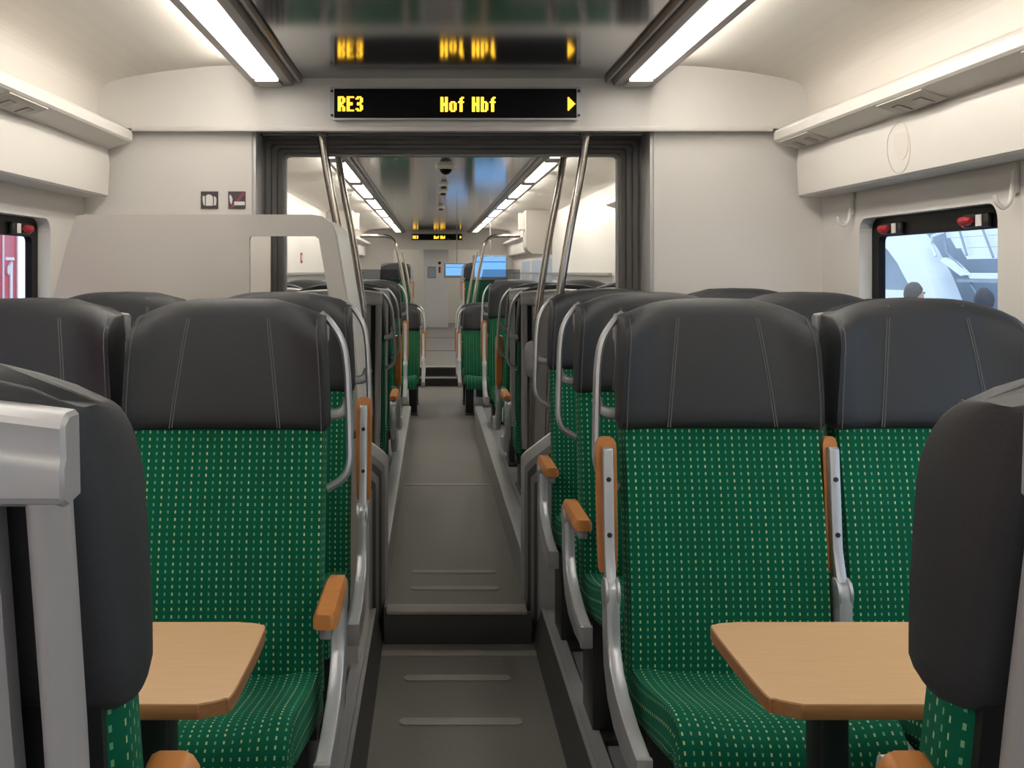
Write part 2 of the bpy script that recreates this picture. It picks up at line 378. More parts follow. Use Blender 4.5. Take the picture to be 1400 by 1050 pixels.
for s in (-1, 1):
    rack(YB, 4.19, s, 'cream luggage rack along the %s wall above the window' % SIDE[s], True)
    rack(4.7, 8.25, s, 'luggage rack behind the bulkhead in the next saloon, %s wall' % SIDE[s])
    rack(13.6, YE-0.1, s, 'luggage rack at the far end of the next saloon, %s wall' % SIDE[s])
# ------------------------------------------------------------------ bulkhead with the portal to the next saloon
wh = MB().prism([(-1.43, 1.838), (1.43, 1.838), (1.43, 2.11), (-1.43, 2.11)], XZ(4.205), XZ(4.34)).build('wall_header', 'cream_panel', None, smooth=False)
tag(wh, 'cream header panel above the portal to the next saloon', None, None, 'structure')
box('header_edge', 'cream_panel', wh, -1.232, 1.225, 4.196, 4.21, 1.826, 1.846, bevel=0.004)
for s in (-1, 1):
    a, b = s*0.775, s*1.43
    wb = sbox('wall_bulkhead_'+SIDE[s], 'cream_panel', min(a, b), max(a, b), 4.25, 4.31, 0.0, 1.84)
    wb['label'] = 'plain cream bulkhead wall %s of the portal' % SIDE[s]
    a, b = s*0.762, s*0.778
    box('edge_trim', 'aluminium', wb, min(a, b), max(a, b), 4.245, 4.43, 0.0, 1.838, bevel=0.002)
pf = thing('portal_frame', (0, 4.45, 0.0), 'dark grey rubber frame around the portal between the saloons', 'frame')
def arch(hw, top, r): 
    a = [(-hw, 0.0)] + [(-hw, top-r)] + [(-hw+r-r*math.cos(math.radians(t)), top-r+r*math.sin(math.radians(t))) for t in (22, 45, 67)] + [(-hw+r, top)]
    return a + [(-x, z) for x, z in a[::-1]]
for i in range(4):
    o_, n_ = arch(0.79, 1.86, 0.03), arch(0.758-0.020*i, 1.824-0.015*i, 0.018)
    y = 4.43-4.45+0.035*i
    MB().prism(o_+n_[::-1], XZ(y), XZ(y+0.030)).build('rubber_fold', 'frame_grey', pf, smooth=False)
n_ = arch(0.690, 1.770, 0.015); MB().prism(arch(0.79, 1.86, 0.03)+n_[::-1], XZ(0.125), XZ(0.165)).build('rear_ring', 'aluminium', pf, smooth=False)
box('top_plate', 'mirror_ceiling', pf, -0.76, 0.76, -0.105, -0.02, 1.827, 1.836)
# ------------------------------------------------------------------ low stepped fairings either side of the step
for s in (-1, 1):
    off = 0.0 if s > 0 else 0.012
    t = thing('gangway_fairing', (s*0.5, 4.2, 0.0), 'ribbed grey fairing with silver edges beside the aisle step, %s side' % SIDE[s], 'fairing', 'gangway fairings')
    def plate(name, m, xin, ztop, y0, y1, th=0.0, z0=-0.1):
        pts = [(xin, z0), (xin, ztop), (xin+0.02, ztop+0.022), (xin+0.13, ztop+0.105), (0.62, ztop+0.11), (0.62, z0)]
        return MB().prism([(s*(a-off)-s*0.5, b) for a, b in pts], lambda p: (p[0], y0-4.2, p[1]), lambda p: (p[0], y1-4.2, p[1])).build(name, m, t, bevel=0.003)
    plate('front_plate', 'silver_paint', 0.322, 0.455, 4.13, 4.15)
    for i in range(5): plate('rib', 'rubber' if i % 2 else 'kerb_grey', 0.318-0.011*i, 0.462+0.02*i, 4.151+0.014*i, 4.161+0.014*i)
    plate('rear_plate', 'silver_paint', 0.262, 0.575, 4.222, 4.245)
# ------------------------------------------------------------------ LED destination display
GL = {'R': ["11110","11011","11011","11011","11110","11100","11110","11011","11011","11011"],
      'E': ["11111","11000","11000","11000","11110","11110","11000","11000","11000","11111"],
      '3': ["01110","11011","00011","00011","01110","01110","00011","00011","11011","01110"],
      'H': ["11011","11011","11011","11011","11111","11111","11011","11011","11011","11011"],
      'o': ["00000","00000","00000","01110","11011","11011","11011","11011","11011","01110"],
      'b': ["11000","11000","11000","11110","11011","11011","11011","11011","11011","11110"],
      'f': ["0011","0110","0110","1111","0110","0110","0110","0110","0110","0110"],
      '>': ["10000","11000","11100","11110","11111","11110","11100","11000","10000"]}
def display(loc, label):
    t = thing('destination_display', loc, label, 'display', 'destination displays')
    hw, hh = 0.473, 0.058
    box('housing', 'black', t, -hw, hw, -0.03, 0.0, -hh, hh, bevel=0.003)
    MB().holed(rrect(-hw-0.004, hw+0.004, -hh-0.005, hh+0.005, 0.006), [rrect(-hw+0.012, hw-0.012, -hh+0.002, hh-0.002, 0.004)], XZ(-0.034), XZ(-0.03)).build('rim', 'silver_paint', t, smooth=False)
    for sx in (-1, 1):
        for sz in (-1, 1): MB().cyl((sx*(hw-0.004), -0.036, sz*(hh-0.012)), (0, 1, 0), 0.0055, 0.006, 10).build('screw', 'black', t)
    box('screen', 'black_gloss', t, -hw+0.012, hw-0.012, -0.0325, -0.03, -hh+0.002, hh-0.002)
    p = 0.0056
    def text(word, x, zt, name):
        mb = MB()
        for ch in word:
            if ch == ' ': x += 5*p; continue
            g = GL[ch]
            for r, row in enumerate(g):
                for c, bit in enumerate(row):
                    if bit == '1':
                        cx, cz = x+(c+0.5)*p*1.0, zt-(r+0.5)*p; h = 0.0028
                        mb.box(cx-h, cx+h, -0.0345, -0.0325, cz-h, cz+h)
            x += (len(g[0])+1)*p
        mb.build(name, 'led', t, smooth=False)
    text('RE3', -0.447, 0.026, 'line_number'); text('Hof', -0.057, 0.024, 'destination_word'); text('Hbf', 0.063, 0.024, 'destination_word'); text('>', 0.427, 0.023, 'arrow')
    return t
display((0.008, 4.205, 1.929), 'black display board with orange letters RE3 Hof Hbf above the portal')
display((0.008, YE, 1.93), 'small far display board with orange letters at the end of the next saloon')
# ------------------------------------------------------------------ train seats
def ringpts(wl, t, r, n=12):
    """closed ring (s, d): front from -1..1 then corners and back; returns list of (x, depth, frontflag)"""
    out = []
    for i in range(n+1):
        x = -1+2*i/n; out.append((x, 0.0, True))
    return out
def cushion_loft(rows, n=14):
    """rows: list of dict(w, c=(y,z) front centre point, nrm=(ny,nz) outward (front) normal, t thickness, shape(s)->push along nrm, lift(s)->dz)"""
    rings = []; uvs = []; vlen = 0; prev = None
    for R in rows:
        w_, t_ = R['w'], R['t']; cy, cz = R['c']; ny, nz = R['n']; sh = R.get('shape', lambda s: 0); lf = R.get('lift', lambda s: 0)
        if prev: vlen += math.hypot(cy-prev[0], cz-prev[1])
        prev = (cy, cz); ring = []; uu = []
        re = min(0.03, t_*0.5)
        fr = []
        for i in range(n+1):
            s_ = -1+2*i/n; x = s_*(w_-0.006) if abs(s_) < 1 else s_*(w_-0.006)
            e = max(0, abs(s_)*w_-(w_-re))/re
            d = sh(s_)-re*0.45*(1-math.sqrt(max(0, 1-e*e*0.98)))
            fr.append((x, d, s_))
        bk = [(w_, -t_*0.45, 1), (w_, -t_*0.75, 1), (w_-0.02, -t_, 1), (0, -t_, 0), (-w_+0.02, -t_, -1), (-w_, -t_*0.75, -1), (-w_, -t_*0.45, -1)]
        acc = -w_
        for (x, d, s_) in fr: ring.append((x, cy+ny*d, cz+nz*d+lf(s_))); uu.append((x, vlen))
        x0 = w_; 
        for k, (x, d, s_) in enumerate(bk):
            ring.append((x, cy+ny*d, cz+nz*d+lf(s_))); uu.append((w_+0.03*(k+1), vlen))
        uu.append((w_+0.03*(len(bk)+1), vlen))
        rings.append(ring); uvs.append(uu)
    return MB().loft(rings, uvs=uvs)
BK = [(0.40, 0.0), (0.47, -0.004), (0.56, 0.004), (0.68, 0.022), (0.80, 0.048), (0.93, 0.082)]
def m_backrest():
    rows = []
    for z in (0.38, 0.43, 0.48, 0.53, 0.58, 0.64, 0.70, 0.76, 0.82, 0.88, 0.94, 0.955):
        y = interp(BK, z); w_ = 0.222
        rows.append(dict(w=w_, c=(y, z), n=(-0.98, 0.18), t=0.075, shape=lambda s: 0.016*abs(s)**4-0.004*(1-s*s)))
    return cushion_loft(rows)
def m_cushion():
    prof = [(0.03, 0.425, 0, 1), (-0.02, 0.42, 0, 1), (-0.08, 0.422, 0, 1), (-0.15, 0.432, 0, 1), (-0.22, 0.445, 0.05, 1), (-0.29, 0.458, 0.05, 1), (-0.345, 0.464, 0, 1), (-0.385, 0.458, -0.35, 0.93), (-0.412, 0.438, -0.7, 0.7), (-0.426, 0.405, -0.95, 0.3), (-0.428, 0.365, -1, 0.05), (-0.422, 0.33, -1, -0.1)]
    rows = []
    for i, (y, z, ny, nz) in enumerate(prof):
        w_ = 0.222-0.014*min(1, i/8)
        t_ = 0.10 if i < 7 else (0.09, 0.075, 0.06, 0.05, 0.045)[i-7]
        rows.append(dict(w=w_, c=(y, z), n=(ny, nz), t=t_, shape=lambda s: 0.020*abs(s)**3-0.006*(1-s*s)))
    return cushion_loft(rows)
HT = [(0.92, 0.222), (1.0, 0.220), (1.1, 0.214), (1.18, 0.206), (1.23, 0.198)]
def hr_pt(s_, v):
    """front surface of the headrest: s across -1..1, v from bottom 0 to top 1"""
    zt = 1.228-0.040*abs(s_)**3.2; z0 = 0.935+0.004*(1-s_*s_); z = z0+(zt-z0)*v
    w_ = interp(HT, z)+0.004
    y = 0.068+0.035*v+0.02*v*v
    a = max(0, (abs(s_)-0.58)/0.42)
    y -= (0.050*a**1.5)*(0.25+0.75*min(1, v*1.4)) 
    return (s_*w_, y, z)
def hr_round(s_, v):
    v0 = 0.90-0.16*abs(s_)**3; R_ = 0.045+0.035*abs(s_)**3
    if v <= v0: return 0.0
    q = (v-v0)/(1-v0); return R_*(1-math.sqrt(max(0, 1-q*q)))
def m_headrest():
    n = 18; rings = []
    vv = [0.0, 0.012, 0.03, 0.07, 0.16, 0.28, 0.42, 0.56, 0.68, 0.76, 0.83, 0.88, 0.92, 0.955, 0.98, 0.993, 1.0]
    for k, v in enumerate(vv):
        ring = []; q = max(0, 1-v/0.07)**2; W = hr_pt(1, v)[0]; yb = 0.166+0.075*v
        for i in range(n+1):
            s_ = -1+2*i/n; x, y, z = hr_pt(s_, v); ed = max(0, abs(s_)-0.93)/0.07
            ring.append((x*(1-0.03*q), y+0.014*q+hr_round(s_, v)+0.006*ed, z))
        def back(sx, d, bulge=0.0):
            sc = max(-1, min(1, sx)); yf = hr_pt(sc, v)[1]+0.006*max(0, abs(sc)-0.93)/0.07
            rr = min(hr_round(sc, v), (yb-yf)*0.5); y0_ = yf+rr+0.014*q; y1_ = yb-0.3*rr-0.02*q
            ring.append((sx*W*(1-0.03*q)+math.copysign(bulge, sx), y0_+(y1_-y0_)*d, hr_pt(sc, v)[2]))
        for d in (0.06, 0.2, 0.4, 0.6, 0.8): back(1, d, 0.006*math.sin(PI*min(1, d*1.15)))
        for sx, d in ((0.985, 0.92), (0.95, 0.98), (0.85, 1.0), (0.45, 1.0), (0.001, 1.0), (-0.45, 1.0), (-0.85, 1.0), (-0.95, 0.98), (-0.985, 0.92)): back(sx, d)
        for d in (0.8, 0.6, 0.4, 0.2, 0.06): back(-1, d, 0.006*math.sin(PI*min(1, d*1.15)))
        rings.append(ring)
    return MB().loft(rings)
def m_seam(s0, s1):
    path = []
    for k in range(9):
        v = 0.015+0.94*k/8; s_ = s0+(s1-s0)*v; x, y, z = hr_pt(s_, v)
        y += hr_round(s_, v)
        path.append((x, y-0.0006, z))
    return MB().tube(path, 0.0013, 5)
def m_shell():
    # grey plastic rear panel following the recline
    rings = []
    for z, w_, y in ((0.36, 0.135, 0.075), (0.42, 0.148, 0.09), (0.55, 0.15, 0.108), (0.75, 0.152, 0.145), (0.95, 0.155, 0.193), (1.10, 0.158, 0.228), (1.126, 0.158, 0.233)):
        rings.append([(-w_, y-0.01, z), (w_, y-0.01, z), (w_, y+0.012, z), (w_*0.8, y+0.024, z), (0, y+0.03, z), (-w_*0.8, y+0.024, z), (-w_, y+0.012, z)])
    return MB().loft(rings)
def m_backing():
    rings = []
    for z, w_, y in ((0.40, 0.20, 0.07), (0.55, 0.205, 0.09), (0.75, 0.208, 0.118), (0.95, 0.21, 0.155), (1.14, 0.203, 0.205)):
        rings.append([(-w_, y-0.02, z), (w_, y-0.02, z), (w_, y+0.008, z), (-w_, y+0.008, z)])
    return MB().loft(rings)
def m_tube(s): return MB().tube([(s*0.180, 0.095, 0.40), (s*0.186, 0.112, 0.52), (s*0.189, 0.152, 0.74), (s*0.194, 0.200, 0.95), (s*0.197, 0.243, 1.13)], 0.018, 14, flat=(0.020, 0.016))
def m_cap():
    sec = [(0.222, 1.125), (0.250, 1.122), (0.262, 1.128), (0.2635, 1.152), (0.2595, 1.158), (0.262, 1.182), (0.250, 1.189), (0.226, 1.189)]
    rings = []
    for x in (-0.214, -0.15, 0, 0.15, 0.214):
        d = 0.016*(1-(x/0.214)**2); rings.append([(x, y, z+d*(1 if z > 1.15 else 0)) for y, z in sec])
    return MB().loft(rings)
def m_handle(s):
    p = spline([(s*0.200, 0.200, 1.192), (s*0.222, 0.198, 1.172), (s*0.250, 0.19, 1.128), (s*0.262, 0.18, 1.07), (s*0.268, 0.16, 0.98), (s*0.272, 0.142, 0.90), (s*0.272, 0.13, 0.855), (s*0.258, 0.122, 0.822), (s*0.222, 0.112, 0.80)], 4)
    mb = MB().tube(p, 0.01, 8, flat=(0.0085, 0.015))
    q = spline([(s*0.267, 0.163, 0.995), (s*0.258, 0.162, 0.972), (s*0.243, 0.16, 0.963), (s*0.215, 0.158, 0.962)], 4)
    return mb.tube(q, 0.008, 8, flat=(0.008, 0.013))
def m_side(s, ao):
    top = [(-0.028, 0.585), (-0.03, 0.53), (-0.042, 0.485), (-0.075, 0.452), (-0.14, 0.425), (-0.24, 0.405), (-0.365, 0.395)]
    bot = [(-0.37, 0.345), (-0.24, 0.335), (-0.12, 0.345), (-0.04, 0.375), (0.012, 0.43), (0.03, 0.50), (0.034, 0.585), (0.022, 0.612), (0.0, 0.62), (-0.02, 0.61)]
    return MB().prism(top+bot, YZ(s*ao-0.015), YZ(s*ao+0.015))
def m_endcap(s, ao): return MB().box(s*ao-0.0155, s*ao+0.0155, -0.378, -0.362, 0.342, 0.398)
def rotx(mb, a, c):
    ca, sa = math.cos(a), math.sin(a); mb.v = [(x, c[0]+(y-c[0])*ca-(z-c[1])*sa, c[1]+(y-c[0])*sa+(z-c[1])*ca) for x, y, z in mb.v]; return mb
HUB = (0.002, 0.592)
def m_arm(s, up, ao):      # arm drawn folded down, then turned about the hub
    x = s*ao
    prof = [(0.02, 0.578), (0.016, 0.606), (-0.03, 0.618), (-0.07, 0.625), (-0.305, 0.625), (-0.31, 0.618), (-0.31, 0.606), (-0.305, 0.60), (-0.09, 0.60), (-0.03, 0.584), (0.0, 0.572)]
    mb = MB().prism(prof, YZ(x-0.011), YZ(x+0.011)); return rotx(mb, -PI/2-up, HUB) if up else mb
def m_pad(s, up, ao):
    x = s*ao; rings = []; f_ = 1.4 if ao > 0.25 else 1.0
    for y, w_, d in ((-0.035, 0.012, 0.012), (-0.045, 0.0145, 0.004), (-0.10, 0.016, 0), (-0.2, 0.0165, 0), (-0.300, 0.0165, 0), (-0.318, 0.0155, -0.002), (-0.328, 0.012, -0.004), (-0.332, 0.007, -0.006)):
        w_ *= f_
        zc = 0.626; h = 0.026-d*0.5
        rings.append([(x-w_, y, zc), (x+w_, y, zc), (x+w_, y, zc+h*0.6), (x+w_*0.7, y, zc+h), (x-w_*0.7, y, zc+h), (x-w_, y, zc+h*0.6)])
    mb = MB().loft(rings); return rotx(mb, -PI/2-up, HUB) if up else mb
def m_bolt(s, up, q, ao):
    mb = MB().cyl((s*ao, q, 0.5985), (0, 0, 1), 0.0055, 0.004, 10); return rotx(mb, -PI/2-up, HUB) if up else mb
def m_hub(s, e, ao): return MB().cyl((s*ao+e*0.0128, HUB[0], HUB[1]), (1, 0, 0), 0.033, 0.0075, 18)
def m_ped(s, z0):
    return MB().box(s*0.17-0.035, s*0.17+0.035, -0.10, 0.10, z0, 0.37)
def m_foot(s, z0): return MB().box(s*0.17-0.04, s*0.17+0.04, -0.15, 0.14, z0, z0+0.02)
def m_beam(): return MB().box(-0.22, 0.22, -0.08, 0.06, 0.315, 0.345)
cache = {}
def cm(key, fn, m, **k):
    if key not in cache: cache[key] = fn().mesh(key if isinstance(key, str) else key[0], m, **k)
    return cache[key]
def seat(x, yj, side, face, label, arm='up', handle=True, zb=0.0, group='train seats', floor=0.0, full=True, zs=1.0, aisle=False):
    """side: world side of the car (-1 left, 1 right); face 1 = looks at the camera, -1 = looks away"""
    t = thing('train_seat', (x, yj, zb), label, 'train seat', group, 0 if face > 0 else PI)
    t.scale = (1, 1, zs)
    s = -side*face           # local side on which the aisle lies
    L = lambda name, me, par=t: link(name, me, par)
    L('seat_cushion', cm('seat_cushion', m_cushion, 'green_fabric', angle=60))
    L('backrest', cm('backrest', m_backrest, 'green_fabric', angle=60))
    h = L('headrest', cm('headrest', m_headrest, 'charcoal', angle=60))
    for a, b in ((-0.52, -0.40), (0.52, 0.40), (-0.955, -0.955), (0.955, 0.955), (-0.545, -0.425), (0.545, 0.425)) if full else ():
        L('seam', cm(('seam', a), lambda: m_seam(a, b), 'seam_thread'), h)
    L('back_shell', cm('back_shell', m_shell, 'shell_grey', angle=30)); L('backing_plate', cm('backing_plate', m_backing, 'black'))
    for q in (-1, 1): L('frame_tube', cm(('frame_tube', q), lambda: m_tube(q), 'shell_light'))
    L('top_cap', cm('top_cap', m_cap, 'shell_light', bevel=0.003, segs=1, angle=30))
    if handle: L('grab_handle', cm(('grab_handle', s), lambda: m_handle(s), 'silver'))
    ao = 0.26 if (handle or aisle) else 0.2385
    sf = L('side_frame', cm(('side_frame', s, ao), lambda: m_side(s, ao), 'silver', bevel=0.005))
    L('end_cap', cm(('end_cap', s, ao), lambda: m_endcap(s, ao), 'shell_grey', bevel=0.003), sf)
    up = {'up': 0.10, 'back': 0.31, 'down': 0}[arm]
    ar = L('armrest', cm(('armrest', s, up, ao), lambda: m_arm(s, up, ao), 'silver', bevel=0.002))
    tag(L('arm_pad', cm(('arm_pad', s, up, ao), lambda: m_pad(s, up, ao), 'arm_wood', angle=55), ar), 'orange brown wooden arm pad')
    if full:
        for q in (-0.12, -0.24): L('bolt', cm(('bolt', s, up, q, ao), lambda: m_bolt(s, up, q, ao), 'black'), ar)
    for e in (-1, 1): L('hinge', cm(('hinge', s, e, ao), lambda: m_hub(s, e, ao), 'silver', bevel=0.002), ar)
    fz = (floor-zb)/zs
    p = L('pedestal', cm(('pedestal', s, fz), lambda: m_ped(s, fz), 'black', bevel=0.006)); L('foot_plate', cm(('foot_plate', s, fz), lambda: m_foot(s, fz), 'black', bevel=0.004), p)
    L('seat_beam', cm('seat_beam', m_beam, 'black'))
    return t
XS = {(1, 'a'): 0.568, (1, 'w'): 1.046, (-1, 'a'): -0.540, (-1, 'w'): -1.018}
# bay at the tables: backs towards the camera, then the row that faces it
seat(-0.552, 1.03, -1, -1, 'aisle seat seen from behind at the left edge, its charcoal headrest before the table', 'back', False, aisle=True)
seat(XS[-1, 'w']-0.012, 1.03, -1, -1, 'window seat seen from behind beside the left table, almost out of frame', 'down', False)
seat(0.566, 1.03, 1, -1, 'aisle seat seen from behind at the right edge, its charcoal headrest before the table', 'back', False, aisle=True)
seat(XS[1, 'w'], 1.03, 1, -1, 'window seat seen from behind beside the right table, almost out of frame', 'down', False)
seat(XS[-1, 'a'], 2.36, -1, 1, 'green aisle seat facing us across the left table, wooden armrest folded down', 'down')
seat(XS[-1, 'w'], 2.38, -1, 1, 'green window seat facing us across the left table, cut by the frame', 'up', False)
seat(XS[1, 'a'], 2.38, 1, 1, 'green aisle seat facing us across the right table, armrest folded up', 'up')
seat(XS[1, 'w'], 2.38, 1, 1, 'green window seat facing us across the right table, left of it a raised armrest', 'up', False)
seat(XS[-1, 'a'], 3.15, -1, 1, 'second-row aisle seat on the left, armrest raised, before the luggage partition', 'up')
seat(XS[-1, 'w'], 3.15, -1, 1, 'window seat in the second row on the left, only its charcoal headrest showing', 'up', False)
seat(XS[1, 'a'], 3.13, 1, 1, 'aisle seat in the second row on the right, wooden armrest folded down', 'down')
seat(XS[1, 'w'], 3.13, 1, 1, 'window seat in the second row on the right below the window', 'up', False)
seat(XS[1, 'a'], 3.87, 1, 1, 'aisle seat in the third row on the right, against the bulkhead, armrest down', 'down')
seat(XS[1, 'w'], 3.87, 1, 1, 'window seat in the third row on the right, against the bulkhead, mostly hidden', 'up', False)
for s in (-1, 1):
    for r, (yj, fc, arm, pl, fz) in enumerate([(5.62, -1, 'down', 'first row past the portal, back turned to us', 0.17), (6.42, -1, 'up', 'second row past the portal, back to us, armrest raised', 0.17), (8.17, 1, 'up', 'third row past the portal, facing us', 0.17)]):
        for c in 'aw':
            seat(XS[s, c], yj, s, fc, '%s seat, %s, %s' % ({'a': 'aisle', 'w': 'window'}[c], SIDE[s], pl), arm, c == 'a', 0.0, 'seats in the next saloon', fz, False)
    for r, (yj, fc, x) in enumerate([(9.75, 1, 0.40), (10.5, 1, 0.40)]):
        seat(s*(x+0.02), yj, s, fc, '%s low-backed seat by the far glass screen, %s side' % (['nearer', 'farther'][r], SIDE[s]), 'up', True, 0.03, 'low-backed seats by the screens', 0.03, False, 0.78)
    for r, yj in enumerate([16.9, 17.8]):
        seat(s*0.66, yj, s, 1, 'seat on the raised far floor, %s row, %s side' % (['first', 'second'][r], SIDE[s]), 'up', True, 0.21, 'seats on the raised far floor', 0.21, False)
# ------------------------------------------------------------------ bay tables
def table(side, label):
    t = thing('bay_table', (side*1.38, 1.715, 0.0), label, 'table', 'bay tables')
    xin = 0.392 if side > 0 else 0.362; x0 = -side*(1.38-xin)
    yn, yf = -0.185, 0.175
    # outline: inner corners cut, front wider than the rear
    pts = [(0, yn), (x0+side*0.045, yn), (x0+side*0.014, yn+0.02), (x0+side*0.002, yn+0.055), (x0-side*0.0, yf-0.05), (x0+side*0.012, yf-0.012), (x0+side*0.05, yf), (0, yf)]
    sm = spline([Vector((a, b, 0)) for a, b in pts[1:7]], 9); pts = [pts[0]]+[(v.x, v.y) for v in sm]+[pts[-1]]
    MB().prism(pts, XY(0.664), XY(0.6845)).build('edge_band', 'beech_edge', t, bevel=0.0015, segs=1)
    MB().prism([(x*0.9985, y*0.995) for x, y in pts], XY(0.6845), XY(0.6862)).build('table_top', 'beech', t, smooth=False)
    lx = x0+side*0.145
    box('leg', 'black', t, lx-0.023, lx+0.023, -0.035, 0.035, 0.02, 0.664, bevel=0.006)
    box('foot', 'black', t, lx-0.05, lx+0.05, -0.09, 0.09, 0.0, 0.02, bevel=0.004)
    box('wall_bracket', 'black', t, min(0, -side*0.12), max(0, -side*0.12), -0.1, 0.1, 0.645, 0.664)
table(-1, 'light beech table with rounded corner between the left seats')
table(1, 'light beech table on a black leg between the right seats')
# ------------------------------------------------------------------ luggage partition on the left
t = thing('luggage_partition', (-0.85, 3.55, 0.0), 'warm grey luggage partition with a window cut-out behind the left seats', 'partition')
ox, oy = -0.85, 3.55
def lp(x): return x-ox
outer = [(lp(-1.372), 0.0), (lp(-1.372), 0.85), (lp(-1.34), 1.10), (lp(-1.30), 1.23), (lp(-1.262), 1.38), (lp(-1.232), 1.470), (lp(-1.20), 1.474), (lp(-0.47), 1.474), (lp(-0.435), 1.468), (lp(-0.408), 1.448), (lp(-0.395), 1.415), (lp(-0.372), 1.28), (lp(-0.345), 1.12), (lp(-0.325), 0.95), (lp(-0.32), 0.7), (lp(-0.32), 0.0)]
hole = [(lp(-0.672), 1.05), (lp(-0.672), 1.395), (lp(-0.668), 1.404), (lp(-0.46), 1.404), (lp(-0.447), 1.395), (lp(-0.41), 1.18), (lp(-0.39), 1.05)]
MB().holed(outer, [hole], XZ(0.0), XZ(0.022)).build('front_panel', 'warm_grey_panel', t, smooth=False)
edge = [(lp(-0.425), 1.462), (lp(-0.402), 1.443), (lp(-0.390), 1.41), (lp(-0.367), 1.28), (lp(-0.340), 1.12), (lp(-0.320), 0.95), (lp(-0.315), 0.7), (lp(-0.315), 0.0)]
MB().prism(edge+[(x-0.018, z-0.004) for x, z in edge[::-1]], XZ(0.022), XZ(0.52)).build('end_panel', 'white_panel', t, smooth=False)
MB().prism([(lp(-1.36), 0.0), (lp(-1.36), 1.0), (lp(-1.25), 1.45), (lp(-0.678), 1.45), (lp(-0.678), 0.0)], XZ(0.50), XZ(0.52)).build('rear_panel', 'white_panel', t, smooth=False)
box('shelf', 'warm_grey_panel', t, lp(-1.34), lp(-0.36), 0.025, 0.50, 0.62, 0.64)
# ------------------------------------------------------------------ pictogram signs on the left bulkhead
def sign(x, z, label, kind):
    t = thing('sign_plate', (x, 4.249, z), label, 'sign', 'pictogram signs'); h = 0.0335
    box('plate', 'sign_dark', t, -h, h, -0.003, 0.0, -h, h)
    pl = lambda name, m, pts, y=-0.0045: MB().prism(pts, XZ(-0.003), XZ(y)).build(name, m, t, smooth=False)
    if kind == 'bag':
        pl('suitcase_body', 'sign_white', [(-0.014, -0.022), (0.013, -0.022), (0.013, 0.012), (0.006, 0.020), (-0.006, 0.022), (-0.014, 0.016)])
        pl('suitcase_end', 'sign_white', [(-0.027, 0.0), (-0.026, 0.017), (-0.018, 0.014), (-0.018, -0.022), (-0.023, -0.018)])
        pl('suitcase_end', 'sign_white', [(0.017, -0.021), (0.017, 0.015), (0.024, 0.012), (0.027, 0.003), (0.025, -0.02)])
    elif kind == 'smoke':
        pl('red_bar', 'sign_red', [(-0.024, -0.029), (-0.014, -0.029), (0.031, 0.022), (0.031, 0.032), (0.022, 0.032)])
        pl('cigarette', 'sign_white', [(-0.010, -0.020), (0.030, -0.020), (0.031, -0.013), (0.029, -0.006), (-0.010, -0.006)], -0.005)
        pl('ember', 'sign_red', [(-0.017, -0.020), (-0.011, -0.020), (-0.011, -0.006), (-0.017, -0.007)], -0.005)
        pl('smoke_wisp', 'sign_white', [(-0.022, -0.018), (-0.018, -0.005), (-0.017, 0.006), (-0.025, 0.022), (-0.029, 0.014), (-0.027, -0.006)], -0.005)
sign(-0.942, 1.566, 'dark square sign with a white suitcase pictogram', 'bag')
sign(-0.836, 1.566, 'dark square no smoking sign with a cigarette and red bar', 'smoke')
# ------------------------------------------------------------------ grab poles at the portal
for s in (-1, 1):
    for y, nm, dx in ((4.325, 'nearer', 0.0), (5.08, 'farther', 0.004)):
        c = 0.012*s if s > 0 else 0
        pts = spline([(s*0.518+c, y, 1.832), (s*0.490+c, y, 1.66), (s*0.445+c, y, 1.42), (s*0.405+c, y, 1.16), (s*0.378+c, y, 0.90), (s*0.366+c, y, 0.62), (s*0.362+c, y, 0.20 if y > 5 else 0.5)], 5)
        zt = 1.832 if y < 5 else 2.0
        t = thing('grab_pole', (s*0.37, y, 0.2), '%s leaning chrome grab pole in the portal, %s side' % (nm, SIDE[s]), 'grab pole', 'portal grab poles')
        if y > 5: pts = [Vector((s*0.530+c, y, 2.03))]+pts
        o = MB().tube(pts, 0.0165, 14).build('pole', 'chrome', t); o.location = (-s*0.37, -y, -0.2)
        o = MB().cyl(pts[0], (0, 0, 1), 0.024, 0.02, 16).build('top_flange', 'channel_grey', t); o.location = (-s*0.37, -y, -0.2)
        if s > 0 and y > 5:
            o = MB().tube2([(0.362, y-0.03, 0.885+q) for q in (-0.085, -0.07, -0.03, 0.03, 0.07, 0.085)], [0.008, 0.026, 0.036, 0.036, 0.026, 0.008], 14).build('hand_grip', 'shell_grey', t); o.location = (-s*0.37+0.015, -y, -0.2)
